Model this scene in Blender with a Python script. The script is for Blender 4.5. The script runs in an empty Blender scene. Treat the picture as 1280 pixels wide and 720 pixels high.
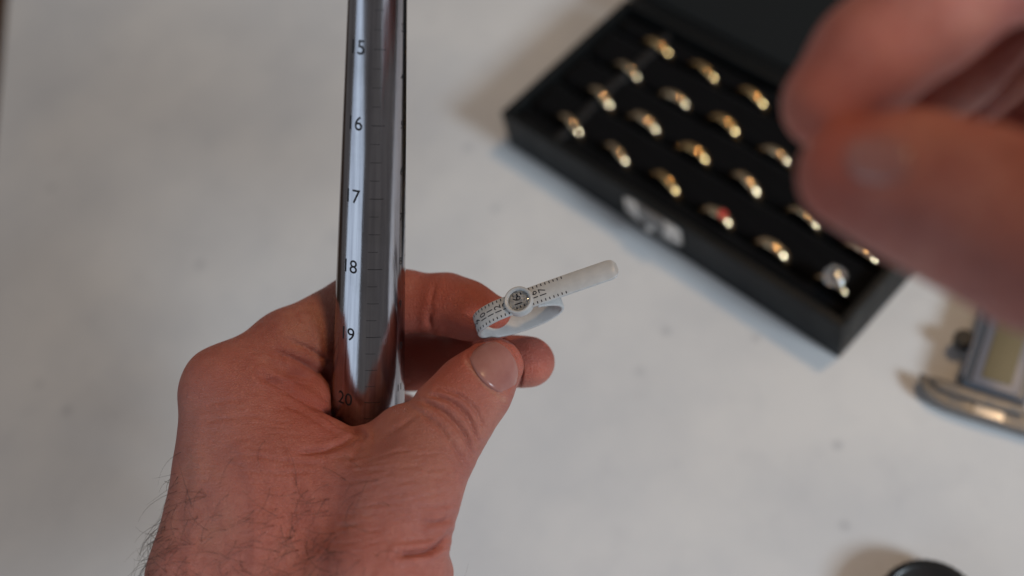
import bpy, bmesh, math, random
import numpy as np
from mathutils import Matrix, Vector
random.seed(7); np.random.seed(7)

# ------------------------------------------------------------------ camera
F = 1400.0                                   # focal length in pixels of the 1280 px wide photograph
MW = np.array([[0.7036246981565445, 0.6874165719553268, -0.179918705934216],
               [0.5172884369972338, -0.6691320277606944, -0.5335494376096134],
               [-0.4871600939042675, 0.28234869581027433, -0.8264104651329583]])
CP = np.array([265.04185686, -208.32787243, 403.41282934])     # camera position, millimetres, table top at z = 0
scene = bpy.context.scene
col = scene.collection
S = 0.001

def cam_rot(): return Matrix([list(MW[0]), list(-MW[1]), list(-MW[2])]).transposed()
cam_data = bpy.data.cameras.new('camera')
cam = bpy.data.objects.new('camera', cam_data); col.objects.link(cam)
cam.matrix_world = Matrix.Translation(Vector(CP * S)) @ cam_rot().to_4x4()
cam_data.sensor_width = 36.0
cam_data.lens = F / 1280 * 36
cam_data.clip_start = 0.01; cam_data.clip_end = 50
cam_data.dof.use_dof = True
cam_data.dof.focus_distance = 0.293
cam_data.dof.aperture_fstop = 5.2
scene.camera = cam

def wpt(px, py, d):      # millimetre point seen at pixel px,py at depth d
    return CP + MW.T @ np.array([(px - 640) / F * d, (py - 360) / F * d, d])
def cpt(px, py, d):      # the same in the axes of a hand seen from the lens
    return np.array([(px - 640) / F * d, (py - 360) / F * d, d], float)
def table_pt(px, py, z=0.0):
    d = MW.T @ np.array([(px - 640) / F, (py - 360) / F, 1.0]); s = (z - CP[2]) / d[2]
    return CP + s * d

# ------------------------------------------------------------------ light
world = bpy.data.worlds.new('World'); scene.world = world; world.use_nodes = True
bg = world.node_tree.nodes['Background']
bg.inputs[0].default_value = (1.0, 0.96, 0.95, 1); bg.inputs[1].default_value = 0.12

def area(name, d, dist, sx, sy, power, color, target=(60, -20, 80)):
    d = np.array(d, float); d /= np.linalg.norm(d)
    ld = bpy.data.lights.new(name, 'AREA'); ld.shape = 'RECTANGLE'; ld.size = sx; ld.size_y = sy
    ld.energy = power; ld.color = color
    o = bpy.data.objects.new(name, ld); col.objects.link(o)
    o.location = Vector(np.array(target) * S + d * dist)
    o.rotation_euler = Vector(d).to_track_quat('Z', 'Y').to_euler()
    return o
area('window_light_right', (0.90, 0.07, 0.50), 1.7, 0.36, 0.36, 17.5, (0.76, 0.89, 1.0))
area('window_light_left', (-0.15, -0.945, 0.30), 1.6, 1.4, 1.0, 5.2, (0.66, 0.83, 1.0))
area('warm_ceiling_lamp', (0.14, 0.40, 0.90), 1.6, 0.11, 0.11, 5.6, (1.0, 0.66, 0.35))

vs = scene.view_settings
vs.view_transform = 'Standard'; vs.look = 'None'; vs.exposure = 0.10; vs.gamma = 1.0; vs.use_curve_mapping = False
scene.render.engine = 'CYCLES'
scene.cycles.use_denoising = True
scene.cycles.max_bounces = 8
scene.cycles.sample_clamp_indirect = 6.0

# ------------------------------------------------------------------ helpers
def tag(o, label=None, cat=None, group=None, kind=None):
    if label: o['label'] = label
    if cat: o['category'] = cat
    if group: o['group'] = group
    if kind: o['kind'] = kind
    return o
def empty(name, loc_mm):
    o = bpy.data.objects.new(name, None); col.objects.link(o)
    o.location = Vector(np.array(loc_mm, float) * S); o.empty_display_size = 0.01
    return o
def link_mesh(name, me, mat=None, parent=None, mat_world=None, smooth=True):
    o = bpy.data.objects.new(name, me); col.objects.link(o)
    if mat is not None: me.materials.append(mat)
    if smooth and len(me.polygons):
        me.polygons.foreach_set('use_smooth', [True] * len(me.polygons))
    if parent is not None: o.parent = parent
    if mat_world is not None: o.matrix_local = mat_world
    return o
def mesh_from(name, verts_mm, faces):
    me = bpy.data.meshes.new(name)
    me.from_pydata([tuple(v) for v in (np.array(verts_mm, float) * S)], [], [tuple(int(i) for i in f) for f in faces])
    me.update(); return me
class PB:
    """collects solids (millimetres) into one mesh"""
    def __init__(self): self.bm = bmesh.new()
    def box(self, c, size, axes=None, bevel=0.0, seg=2):
        b = bmesh.new(); bmesh.ops.create_cube(b, size=1.0)
        for v in b.verts: v.co = Vector((v.co.x * size[0], v.co.y * size[1], v.co.z * size[2]))
        if bevel > 0: bmesh.ops.bevel(b, geom=b.edges[:], offset=bevel, segments=seg, profile=0.6, affect='EDGES')
        A = np.eye(3) if axes is None else np.array(axes, float)
        for v in b.verts: v.co = Vector(np.array(c, float) + v.co.x * A[0] + v.co.y * A[1] + v.co.z * A[2])
        self._merge(b); return self
    def lathe(self, prof, c=(0, 0, 0), axes=None, n=48):
        """prof: (radius, height) from bottom to top, about axes[2]"""
        A = np.eye(3) if axes is None else np.array(axes, float); c = np.array(c, float)
        b = bmesh.new(); rings = []
        for r, h in prof:
            if r < 1e-6: rings.append([b.verts.new(Vector(c + A[2] * h))])
            else: rings.append([b.verts.new(Vector(c + A[0] * r * math.cos(2 * math.pi * i / n) + A[1] * r * math.sin(2 * math.pi * i / n) + A[2] * h)) for i in range(n)])
        for k in range(len(rings) - 1):
            p, q = rings[k], rings[k + 1]
            for i in range(n):
                j = (i + 1) % n
                if len(p) == 1 and len(q) == 1: continue
                if len(p) == 1: b.faces.new((p[0], q[j], q[i]))
                elif len(q) == 1: b.faces.new((p[i], p[j], q[0]))
                else: b.faces.new((p[i], p[j], q[j], q[i]))
        self._merge(b); return self
    def prism(self, pts, z0, z1, axes=None, c=(0, 0, 0), bevel=0.0):
        A = np.eye(3) if axes is None else np.array(axes, float); c = np.array(c, float)
        b = bmesh.new(); n = len(pts)
        lo = [b.verts.new((p[0], p[1], z0)) for p in pts]; hi = [b.verts.new((p[0], p[1], z1)) for p in pts]
        b.faces.new(lo[::-1]); b.faces.new(hi)
        for i in range(n): b.faces.new((lo[i], lo[(i + 1) % n], hi[(i + 1) % n], hi[i]))
        bmesh.ops.recalc_face_normals(b, faces=b.faces[:])
        if bevel > 0: bmesh.ops.bevel(b, geom=b.edges[:], offset=bevel, segments=2, profile=0.6, affect='EDGES')
        for v in b.verts: v.co = Vector(c + v.co.x * A[0] + v.co.y * A[1] + v.co.z * A[2])
        self._merge(b); return self
    def _merge(self, b):
        bmesh.ops.recalc_face_normals(b, faces=b.faces[:])
        vm = {v: self.bm.verts.new(v.co) for v in b.verts}
        for f in b.faces:
            try: self.bm.faces.new([vm[v] for v in f.verts])
            except ValueError: pass
        b.free()
    def build(self, name, mat, parent=None, origin=(0, 0, 0), angle=35):
        me = bpy.data.meshes.new(name)
        for v in self.bm.verts: v.co = (v.co - Vector(origin)) * S
        self.bm.to_mesh(me); self.bm.free()
        o = link_mesh(name, me, mat, parent)
        me.set_sharp_from_angle(angle=math.radians(angle))
        if parent is None: o.location = Vector(np.array(origin, float) * S)
        return o

# ------------------------------------------------------------------ materials
class Mat:
    def __init__(self, name, color=(0.5, 0.5, 0.5), rough=0.5, metal=0.0, spec=0.5):
        self.m = bpy.data.materials.new(name); self.m.use_nodes = True
        self.nt = self.m.node_tree; self.b = self.nt.nodes['Principled BSDF']
        self.set('Base Color', (*color, 1)); self.set('Roughness', rough); self.set('Metallic', metal); self.set('Specular IOR Level', spec)
    def set(self, k, v): self.b.inputs[k].default_value = v
    def n(self, t, **kw):
        nd = self.nt.nodes.new(t)
        for k, v in kw.items(): setattr(nd, k, v)
        return nd
    def l(self, a, b): self.nt.links.new(a, b)
    def coords(self, scale=(1, 1, 1), rot=(0, 0, 0)):
        tc = self.n('ShaderNodeTexCoord'); mp = self.n('ShaderNodeMapping')
        mp.inputs['Scale'].default_value = scale; mp.inputs['Rotation'].default_value = rot
        self.l(tc.outputs['Object'], mp.inputs[0]); return mp.outputs[0]
    def noise(self, scale, detail=4, rough=0.55, vec=None):
        nd = self.n('ShaderNodeTexNoise'); nd.inputs['Scale'].default_value = scale
        nd.inputs['Detail'].default_value = detail; nd.inputs['Roughness'].default_value = rough
        self.l(vec if vec is not None else self.coords(), nd.inputs['Vector']); return nd.outputs['Fac']
    def ramp(self, fac, stops):
        r = self.n('ShaderNodeValToRGB'); el = r.color_ramp.elements
        while len(el) < len(stops): el.new(0.5)
        for e, (p, c) in zip(el, stops): e.position = p; e.color = (*c, 1) if len(c) == 3 else c
        self.l(fac, r.inputs[0]); return r.outputs[0]
    def mix(self, fac, a, b, mode='MIX'):
        x = self.n('ShaderNodeMix', data_type='RGBA', blend_type=mode)
        for s, v in ((x.inputs[0], fac), (x.inputs[6], a), (x.inputs[7], b)):
            if isinstance(v, (int, float)): s.default_value = v
            elif isinstance(v, tuple): s.default_value = (*v, 1)
            else: self.l(v, s)
        return x.outputs[2]
    def math(self, op, a, b=0.0):
        x = self.n('ShaderNodeMath', operation=op)
        for s, v in ((x.inputs[0], a), (x.inputs[1], b)):
            if isinstance(v, (int, float)): s.default_value = v
            else: self.l(v, s)
        return x.outputs[0]
    def bump(self, height, strength, dist, prev=None):
        bp = self.n('ShaderNodeBump'); bp.inputs['Strength'].default_value = strength; bp.inputs['Distance'].default_value = dist
        self.l(height, bp.inputs['Height'])
        if prev is not None: self.l(prev, bp.inputs['Normal'])
        return bp.outputs[0]

def make_table_mat():
    m = Mat('white_table_top', rough=0.5, spec=0.35)
    n1 = m.noise(9, 5, 0.6); base = m.ramp(n1, [(0.34, (0.59, 0.60, 0.62)), (0.66, (0.725, 0.72, 0.715))])
    n2 = m.noise(55, 4, 0.6); c2 = m.mix(m.ramp(n2, [(0.55, (0, 0, 0)), (0.75, (1, 1, 1))]), base, m.mix(0.12, base, (0.35, 0.36, 0.40)))
    v = m.n('ShaderNodeTexVoronoi'); v.inputs['Scale'].default_value = 46; m.l(m.coords(), v.inputs['Vector'])
    spot = m.ramp(v.outputs['Distance'], [(0.05, (1, 1, 1)), (0.15, (0, 0, 0))])
    gate = m.ramp(v.outputs['Color'], [(0.60, (0, 0, 0)), (0.72, (1, 1, 1))])
    fac = m.math('MULTIPLY', m.math('MULTIPLY', spot, gate), 0.30)
    c3 = m.mix(fac, c2, (0.20, 0.21, 0.25))
    m.l(c3, m.b.inputs['Base Color'])
    m.l(m.bump(m.noise(700, 3), 0.08, 0.0004), m.b.inputs['Normal'])
    return m.m
M_TABLE = make_table_mat()
def make_wood():
    m = Mat('brown_wood_floor', rough=0.5)
    n = m.noise(6, 6, 0.6, m.coords((1, 9, 1)))
    m.l(m.ramp(n, [(0.3, (0.09, 0.045, 0.022)), (0.7, (0.17, 0.085, 0.04))]), m.b.inputs['Base Color']); return m.m
M_WOOD = make_wood()
def make_leatherette():
    m = Mat('black_leatherette', (0.006, 0.0068, 0.0072), 0.6, 0, 0.25)
    v = m.n('ShaderNodeTexVoronoi'); v.inputs['Scale'].default_value = 900; m.l(m.coords(), v.inputs['Vector'])
    m.l(m.bump(v.outputs['Distance'], 0.35, 0.0004), m.b.inputs['Normal'])
    m.l(m.ramp(m.noise(60, 4), [(0.3, (0.40, 0.40, 0.40)), (0.7, (0.58, 0.58, 0.58))]), m.b.inputs['Roughness'])
    return m.m
M_BOX = make_leatherette()
def make_velvet():
    m = Mat('black_velvet', (0.0035, 0.0035, 0.004), 0.95, 0, 0.12)
    m.set('Sheen Weight', 0.03); m.set('Sheen Roughness', 0.4)
    m.l(m.bump(m.noise(2500, 2), 0.3, 0.0003), m.b.inputs['Normal']); return m.m
M_VELVET = make_velvet()
def make_lidlining():
    m = Mat('charcoal_lid_lining', (0.013, 0.0145, 0.015), 0.85, 0, 0.2)
    m.l(m.bump(m.noise(1800, 2), 0.3, 0.0003), m.b.inputs['Normal']); return m.m
M_LINING = make_lidlining()
def metal(name, c, rough, bump=0.0, bscale=300):
    m = Mat(name, c, rough, 1.0)
    r = m.noise(bscale, 4); m.l(m.ramp(r, [(0.3, (rough * 0.8,) * 3), (0.7, (min(1, rough * 1.3),) * 3)]), m.b.inputs['Roughness'])
    if bump: m.l(m.bump(r, bump, 0.0002), m.b.inputs['Normal'])
    return m.m
M_GOLD = metal('yellow_gold', (0.85, 0.56, 0.26), 0.11)
M_TWO = metal('pale_gold', (0.80, 0.60, 0.38), 0.12)
M_SILVER = metal('polished_silver', (0.80, 0.78, 0.75), 0.2)
M_NICKEL = metal('nickel_clasp', (0.80, 0.77, 0.74), 0.45)
def make_steel():
    m = Mat('turned_steel', (0.56, 0.55, 0.57), 0.2, 1.0)
    st = m.noise(1.0, 5, 0.6, m.coords((260, 260, 7000)))          # faint lathe lines round the rod
    sc = m.noise(1.0, 4, 0.7, m.coords((1500, 1500, 40)))            # long handling scratches
    rr = m.ramp(sc, [(0.3, (0.11, 0.11, 0.11)), (0.75, (0.21, 0.21, 0.21))]); m.l(rr, m.b.inputs['Roughness'])
    wear = m.mix(m.ramp(m.noise(90, 4), [(0.5, (0, 0, 0)), (0.75, (1, 1, 1))]), (0.42, 0.405, 0.43), (0.35, 0.34, 0.355))
    streak = m.ramp(m.noise(1.0, 3, 0.6, m.coords((700, 700, 9))), [(0.35, (0.72, 0.72, 0.74)), (0.62, (1, 1, 1))])
    m.l(m.mix(1.0, wear, streak, 'MULTIPLY'), m.b.inputs['Base Color'])
    b1 = m.bump(st, 0.06, 0.00003); m.l(m.bump(sc, 0.22, 0.00008, b1), m.b.inputs['Normal'])
    return m.m
M_STEEL = make_steel()
M_ENGRAVE = Mat('blackened_engraving', (0.018, 0.018, 0.021), 0.6, 0, 0.25).m
def make_plastic():
    m = Mat('white_plastic', (0.60, 0.60, 0.61), 0.38, 0, 0.45); m.set('Subsurface Weight', 0.2); m.set('Subsurface Radius', (1, 1, 1)); m.set('Subsurface Scale', 0.0008)
    m.l(m.ramp(m.noise(400, 3), [(0.3, (0.50, 0.50, 0.50)), (0.7, (0.57, 0.57, 0.565))]), m.b.inputs['Base Color']); return m.m
M_PLASTIC = make_plastic()
M_INK = Mat('dark_blue_ink', (0.012, 0.012, 0.022), 0.6).m
def make_clear(name='clear_lens'):
    m = Mat(name, (1, 1, 1), 0.03); m.set('Transmission Weight', 1.0); m.set('IOR', 1.45); return m.m
M_LENS = make_clear()
M_DIAMOND = make_clear('diamond'); M_DIAMOND.node_tree.nodes['Principled BSDF'].inputs['IOR'].default_value = 2.2
_r = Mat('red_stone', (0.75, 0.02, 0.015), 0.06); _r.set('Transmission Weight', 0.35); _r.set('IOR', 1.76); M_RUBY = _r.m
M_CALBODY = Mat('blue_grey_plastic', (0.06, 0.08, 0.11), 0.35).m
M_CALTRIM = Mat('lilac_grey_trim', (0.17, 0.175, 0.21), 0.35).m
M_LCD = Mat('olive_lcd', (0.17, 0.14, 0.08), 0.5).m
M_BLACKPL = Mat('black_plastic', (0.012, 0.012, 0.013), 0.3).m
M_CALSTEEL = metal('caliper_steel', (0.26, 0.255, 0.255), 0.52)
def make_skin(name, tint=(1, 1, 1)):
    m = Mat(name, rough=0.5, spec=0.4)
    T = lambda c: tuple(a * b for a, b in zip(c, tint))
    n1 = m.noise(75, 5, 0.62)
    c1 = m.ramp(n1, [(0.30, T((0.38, 0.125, 0.098))), (0.52, T((0.475, 0.168, 0.130))), (0.74, T((0.53, 0.212, 0.165)))])
    c1 = m.mix(m.ramp(m.noise(38, 3, 0.5), [(0.48, (0, 0, 0)), (0.68, (0.55, 0.55, 0.55))]), c1, T((0.52, 0.225, 0.145)))
    n2 = m.noise(420, 3, 0.6)
    c2 = m.mix(m.ramp(n2, [(0.46, (0, 0, 0)), (0.72, (0.45, 0.45, 0.45))]), c1, T((0.34, 0.085, 0.058)))
    at = m.n('ShaderNodeAttribute', attribute_name='flush')
    c3 = m.mix(at.outputs['Fac'], c2, T((0.46, 0.098, 0.060)))
    a2 = m.n('ShaderNodeAttribute', attribute_name='cool')
    c4 = m.mix(a2.outputs['Fac'], c3, T((0.43, 0.185, 0.155)))
    a3 = m.n('ShaderNodeAttribute', attribute_name='dry')
    c4 = m.mix(a3.outputs['Fac'], c4, T((0.52, 0.33, 0.24)))
    m.l(c4, m.b.inputs['Base Color'])
    m.set('Subsurface Weight', 0.22); m.set('Subsurface Radius', (1.0, 0.32, 0.16)); m.set('Subsurface Scale', 0.0028)
    v = m.n('ShaderNodeTexVoronoi', feature='DISTANCE_TO_EDGE'); v.inputs['Scale'].default_value = 1250
    wob = m.n('ShaderNodeVectorMath', operation='ADD')
    nz = m.n('ShaderNodeTexNoise'); nz.inputs['Scale'].default_value = 600; m.l(m.coords(), nz.inputs['Vector'])
    sc = m.n('ShaderNodeVectorMath', operation='SCALE'); sc.inputs['Scale'].default_value = 0.0009; m.l(nz.outputs['Color'], sc.inputs[0])
    m.l(m.coords((1.0, 1.5, 1.0), (0, 0, 0.25)), wob.inputs[0]); m.l(sc.outputs[0], wob.inputs[1]); m.l(wob.outputs[0], v.inputs['Vector'])
    cells = m.ramp(v.outputs['Distance'], [(0.0, (0, 0, 0)), (0.18, (1, 1, 1))])
    an = m.noise(1.0, 4, 0.6, m.coords((180, 1300, 700), (0, 0, 0.30)))
    an2 = m.noise(1.0, 4, 0.6, m.coords((900, 130, 500), (0, 0, 0.55)))
    b1 = m.bump(cells, 0.6, 0.00022)
    b2 = m.bump(an, 0.5, 0.0005, b1)
    b3 = m.bump(an2, 0.26, 0.0005, b2)
    m.l(m.bump(n2, 0.28, 0.0005, b3), m.b.inputs['Normal'])
    m.l(m.ramp(m.noise(160, 4), [(0.3, (0.40, 0.40, 0.40)), (0.7, (0.58, 0.58, 0.58))]), m.b.inputs['Roughness'])
    return m.m
M_SKIN = make_skin('skin')
def make_nail():
    m = Mat('fingernail', (0.5, 0.3, 0.26), 0.27, 0, 0.5)
    n = m.noise(130, 4); st = m.noise(1.0, 4, 0.6, m.coords((1200, 200, 600), (0, 0, -0.75)))
    c = m.ramp(n, [(0.3, (0.33, 0.130, 0.112)), (0.7, (0.42, 0.20, 0.172))])
    at = m.n('ShaderNodeAttribute', attribute_name='edge')
    m.l(m.mix(at.outputs['Fac'], c, (0.50, 0.34, 0.27)), m.b.inputs['Base Color'])
    m.l(m.bump(st, 0.25, 0.0002), m.b.inputs['Normal'])
    m.set('Subsurface Weight', 0.15); m.set('Subsurface Radius', (1, .4, .3)); m.set('Subsurface Scale', 0.001); return m.m
M_NAIL = make_nail()
M_HAIR = Mat('dark_hair', (0.035, 0.02, 0.013), 0.45).m

# ------------------------------------------------------------------ table and floor
E1 = table_pt(9, 0)[:2]; E2 = table_pt(1, 90)[:2]
u = (E2 - E1) / np.linalg.norm(E2 - E1); nrm = np.array([-u[1], u[0]])
if np.dot(nrm, -E1) < 0: nrm = -nrm
quad = [E1 - u * 900, E1 + u * 900, E1 + u * 900 + nrm * 900, E1 - u * 900 + nrm * 900]
tb = PB().prism([tuple(q) for q in quad], -28, 0, bevel=1.5).build('table', M_TABLE)
tag(tb, 'white speckled table top under the ring box', 'table', kind='structure')
fl = PB().box((0, 0, -745), (6000, 6000, 10)).build('floor', M_WOOD)
tag(fl, kind='structure')

# ------------------------------------------------------------------ ring box
BX0, BX1, BY0, BY1, BH = -30.0, 155.0, -13.5, 74.5, 24.0
DX, DY = 28.0, 19.91
box = empty('ring_box', ((BX0 + BX1) / 2, (BY0 + BY1) / 2, 0))
tag(box, 'open black ring box with its lid folded back and a nickel clasp', 'ring box')
def child(o, parent):         # built in world millimetres, hung under an Empty that is not rotated
    o.parent = parent
    o.matrix_parent_inverse = Matrix.Translation(parent.location).inverted(); return o
wt = 3.6
cx, cy = (BX0 + BX1) / 2, (BY0 + BY1) / 2
W, D = BX1 - BX0, BY1 - BY0
child(PB().box((cx, cy, 1.5), (W - 1, D - 1, 3.0), bevel=0.6).build('bottom', M_BOX), box)
for nm, c, sz in (('front_wall', (cx, BY0 + wt / 2, BH / 2), (W, wt, BH)), ('back_wall', (cx, BY1 - wt / 2, BH / 2), (W, wt, BH)),
                  ('side_wall', (BX0 + wt / 2, cy, BH / 2), (wt, D - 2 * wt, BH - .1)), ('side_wall', (BX1 - wt / 2, cy, BH / 2), (wt, D - 2 * wt, BH - .1))):
    child(PB().box(c, sz, bevel=0.9, seg=3).build(nm, M_BOX), box)
# padded rolls with slits between them
def roll(y0, y1):
    n = 14; prof = []
    for i in range(n + 1):
        t = i / n; y = y0 + .15 + (y1 - y0 - .3) * t
        e = min(1.0, min(t, 1 - t) * (y1 - y0) / 4.0)
        prof.append((y, 12.5 + 6.5 * math.sqrt(max(0, 1 - (1 - e) ** 2))))
    pts = [(y0 + .15, 3.2)] + prof + [(y1 - .15, 3.2)]
    xs = np.linspace(BX0 + wt + .3, BX1 - wt - .3, 40)
    V = []; Fc = []; m = len(pts)
    for k, x in enumerate(xs):
        for (y, z) in pts:
            zz = z + (0.35 * math.sin(x * 0.21 + y) + 0.3 * math.sin(x * .09 + y * 2) if z > 4 else 0)
            V.append((x, y, zz))
    for k in range(len(xs) - 1):
        for j in range(m - 1): Fc.append((k * m + j, (k + 1) * m + j, (k + 1) * m + j + 1, k * m + j + 1))
    Fc.append(tuple(range(m))); Fc.append(tuple(range((len(xs) - 1) * m, len(xs) * m))[::-1])
    return link_mesh('padded_roll', mesh_from('padded_roll', V, Fc), M_VELVET)
ys = [BY0 + wt] + [i * DY for i in range(4)] + [BY1 - wt]
for i in range(5): child(roll(ys[i], ys[i + 1]), box)
# added paler strip across the first slots, standing in for a highlight
sv = [(BX0 + wt + 16 + 1.6 * math.sin(i * .35) * .4, y) for i, y in enumerate(np.linspace(BY0 + wt + 1, BY1 - wt - 1, 30))]
V = []; Fc = []
for x, y in sv:
    for k in range(7):
        a = math.pi * k / 6; V.append((x + 9 + 2.6 * math.cos(a), y, 18.2 + 1.7 * math.sin(a)))
for i in range(len(sv) - 1):
    for k in range(6): Fc.append((i * 7 + k, i * 7 + k + 1, (i + 1) * 7 + k + 1, (i + 1) * 7 + k))
M_HIGHLIGHT = Mat('pale_highlight', (0.010, 0.010, 0.011), 0.6, 0, 0.3).m
child(link_mesh('highlight_strip', mesh_from('highlight_strip', V, Fc), M_HIGHLIGHT), box)
# lid
phi = math.radians(152)
la = np.array([[1, 0, 0], [0, -math.cos(phi), math.sin(phi)], [0, -math.sin(phi), -math.cos(phi)]])   # x, away from hinge, inner normal
hz = np.array([cx, BY1 + 1.2, BH - 1.0])
LD = D; LH = 13.0
lid = child(PB().box(hz + la[1] * LD / 2 - la[2] * (LH - 1.2), (W, LD, 2.4), la, bevel=0.8).build('lid', M_BOX), box)
def sub(o):
    o.parent = lid; o.matrix_parent_inverse = Matrix.Translation(box.location).inverted() if False else Matrix.Identity(4)
    return o
for c, sz in ((hz + la[0] * (-W / 2 + wt / 2) + la[1] * LD / 2 - la[2] * 5.2, (wt, LD, 10.3)), (hz + la[0] * (W / 2 - wt / 2) + la[1] * LD / 2 - la[2] * 5.2, (wt, LD, 10.3)),
              (hz + la[1] * (LD - wt / 2) - la[2] * 5.2, (W - 2 * wt, wt, 10.2)), (hz + la[1] * (wt / 2) - la[2] * 5.2, (W - 2 * wt, wt, 10.2))):
    sub(PB().box(c, sz, la, bevel=0.7).build('rim', M_BOX))
sub(PB().box(hz + la[1] * LD / 2 - la[2] * 5.5, (W - 2 * wt - .6, LD - 2 * wt - .6, 9.5), la, bevel=3.0, seg=4).build('lining', M_LINING))
for hx in (-45, 45):
    child(PB().lathe([(0, -9), (1.3, -9), (1.3, 9), (0, 9)], (cx + hx, BY1 + 1.5, BH - 3.2), np.array([[0, 1, 0], [0, 0, 1], [1, 0, 0]]), 16).build('hinge', M_BLACKPL), box)
# clasp on the front wall
ca = np.array([[1, 0, 0], [0, 0, 1], [0, -1, 0]])
c0 = (61, BY0, 0)
cl = child(PB().prism([(-15.5, 11), (-15.5, 20), (-12, 21.5), (12, 21.5), (15.5, 20), (15.5, 11), (9, 8.8), (-9, 8.8)], 0.05, 1.1, ca, c0, bevel=0.25).build('clasp', M_NICKEL), box)
def csub(o):
    o.parent = cl; return o
csub(PB().prism([(-7, 13), (-7, 23.2), (7, 23.2), (7, 13), (4, 10.5), (-4, 10.5)], 1.15, 2.2, ca, c0, bevel=0.3).build('hasp', M_CALSTEEL))
csub(PB().lathe([(0, 0), (1.6, 0), (1.9, 1.2), (1.2, 2.1), (0, 2.3)], (61, BY0 - 2.2, 13), np.array([[1, 0, 0], [0, 0, 1], [0, -1, 0]]), 20).build('knob', M_NICKEL))
for sx in (-12.5, 12.5):
    csub(PB().lathe([(0, 0), (1.2, 0), (0.9, .5), (0, .7)], (61 + sx, BY0 - 1.1, 15.5), np.array([[1, 0, 0], [0, 0, 1], [0, -1, 0]]), 16).build('rivet', M_CALSTEEL))

# rings
def band_mesh(R, w, t, name='band'):
    V = []; Fc = []; n = 72; prof = []
    for k in range(9):
        a = -math.pi / 2 + math.pi * k / 8
        prof.append((R + t * (0.45 + 0.55 * math.cos(a)), w / 2 * math.sin(a)))
    prof += [(R, w / 2 * .85), (R - .1, 0), (R, -w / 2 * .85)]
    m = len(prof)
    for i in range(n):
        a = 2 * math.pi * i / n
        for r, y in prof: V.append((r * math.cos(a), y, r * math.sin(a)))
    for i in range(n):
        for k in range(m):
            Fc.append((i * m + k, i * m + (k + 1) % m, ((i + 1) % n) * m + (k + 1) % m, ((i + 1) % n) * m + k))
    return mesh_from(name, V, Fc)
def cut_stone(r, name):
    n = 16
    return PB().lathe([(0, -r * .86), (r * .55, -r * .40), (r, 0), (r, r * .06), (r * .80, r * .24), (r * .56, r * .34), (0, r * .34)], n=n)
ordinal = ['first', 'second', 'third', 'fourth', 'fifth', 'sixth']
rowname = ['front row nearest the clasp', 'second row from the clasp', 'third row from the clasp', 'back row beside the lid']
wsel = {(0, 0): 3.4, (1, 0): 3.2, (2, 0): 3.2, (3, 0): 4.0, (4, 0): 4.4, (5, 0): 2.4}
for row in range(4):
    for c_ in range(6):
        R = 8.3 + random.uniform(-.4, .5); w = wsel.get((c_, row), random.choice([2.8, 3.2, 3.6, 4.0])); t = 1.7
        loc = np.array([c_ * DX + random.uniform(-1.2, 1.2), row * DY + random.uniform(-.4, .4), 13.9 + random.uniform(-.8, .8)]) + np.array([-1.6, 1.7, 0])
        rz = math.radians(random.uniform(-10, 10))
        special = (c_, row) in ((3, 0), (5, 0))
        mat = random.choice([M_GOLD, M_TWO, M_TWO])
        if not special:
            o = link_mesh('ring', band_mesh(R, w, t, 'ring'), mat)
            o.location = Vector(loc * S); o.rotation_euler = (math.radians(random.uniform(-7, 7)), math.radians(random.uniform(-10, 10)), rz)
            tag(o, f'plain gold ring, {ordinal[c_]} from the left in the {rowname[row]}', 'ring', 'rings standing in the box')
        else:
            e = empty('ring', loc); e.rotation_euler = (0, 0, rz)
            link_mesh('band', band_mesh(R, w, t), M_TWO, e)
            if c_ == 3:
                tag(e, 'gold ring with a small red stone in the front row of the box', 'ring', 'rings standing in the box')
                st = PB()
                b = cut_stone(1.9, 's'); o = b.build('stone', M_RUBY, e); o.location = Vector((0.0035, 0, R + t + .4)) * 1; o.location = (3.0 * S, 0, (R + t - .35) * S); o.rotation_euler = (0, math.radians(18), 0)
                o2 = PB().lathe([(1.5, -1.6), (2.25, -.2), (2.25, .25), (1.95, .3), (1.5, -.4)], n=24).build('setting', M_TWO, e); o2.location = o.location; o2.rotation_euler = o.rotation_euler
            else:
                tag(e, 'ring with one large round clear stone near the corner of the box', 'ring', 'rings standing in the box')
                o = cut_stone(4.4, 's').build('stone', M_DIAMOND, e); o.location = (1.0 * S, 0, (R + t + 3.6) * S); o.rotation_euler = (math.radians(8), math.radians(6), 0)
                o2 = PB().lathe([(1.2, -4.6), (2.0, -3.4), (3.6, -1.3), (3.2, -1.1), (1.6, -3.2)], n=24).build('setting', M_SILVER, e); o2.location = o.location; o2.rotation_euler = o.rotation_euler
                for k in range(4):
                    a = math.pi / 4 + k * math.pi / 2
                    pr = PB().lathe([(.25, -3.4), (.38, -1), (.45, .9), (.5, 1.4), (0, 1.7)], (4.05 * math.cos(a), 4.05 * math.sin(a), 0), n=10).build('prong', M_SILVER, e)
                    pr.location = o.location; pr.rotation_euler = o.rotation_euler

# ------------------------------------------------------------------ digital caliper
e1 = np.array([-0.31, 0.95, 0]); e1 /= np.linalg.norm(e1); e2 = np.array([e1[1], -e1[0], 0]); e3 = np.array([0, 0, 1.0])
CA = np.array([e2, e1, e3])                    # local x across, y along the beam
co = np.array([206.8, 8.0, 0]) + e2 * 0.5
cal = empty('digital_caliper', co); tag(cal, 'steel digital caliper with small display lying under the blurred right hand', 'caliper')
def cpart(pb, name, mat, parent=None):
    o = pb.build(name, mat); 
    if parent is None: child(o, cal)
    else: o.parent = parent
    return o
Pc = lambda x, y, z: co + e2 * x + e1 * y + e3 * z
cpart(PB().box(Pc(0, 72, 3.6), (13, 150, 3.2), CA, bevel=0.3), 'beam', M_CALSTEEL)
bd = cpart(PB().box(Pc(0, 24, 7.6), (23, 57, 6.0), CA, bevel=1.6, seg=3), 'display_housing', M_CALBODY)
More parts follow.
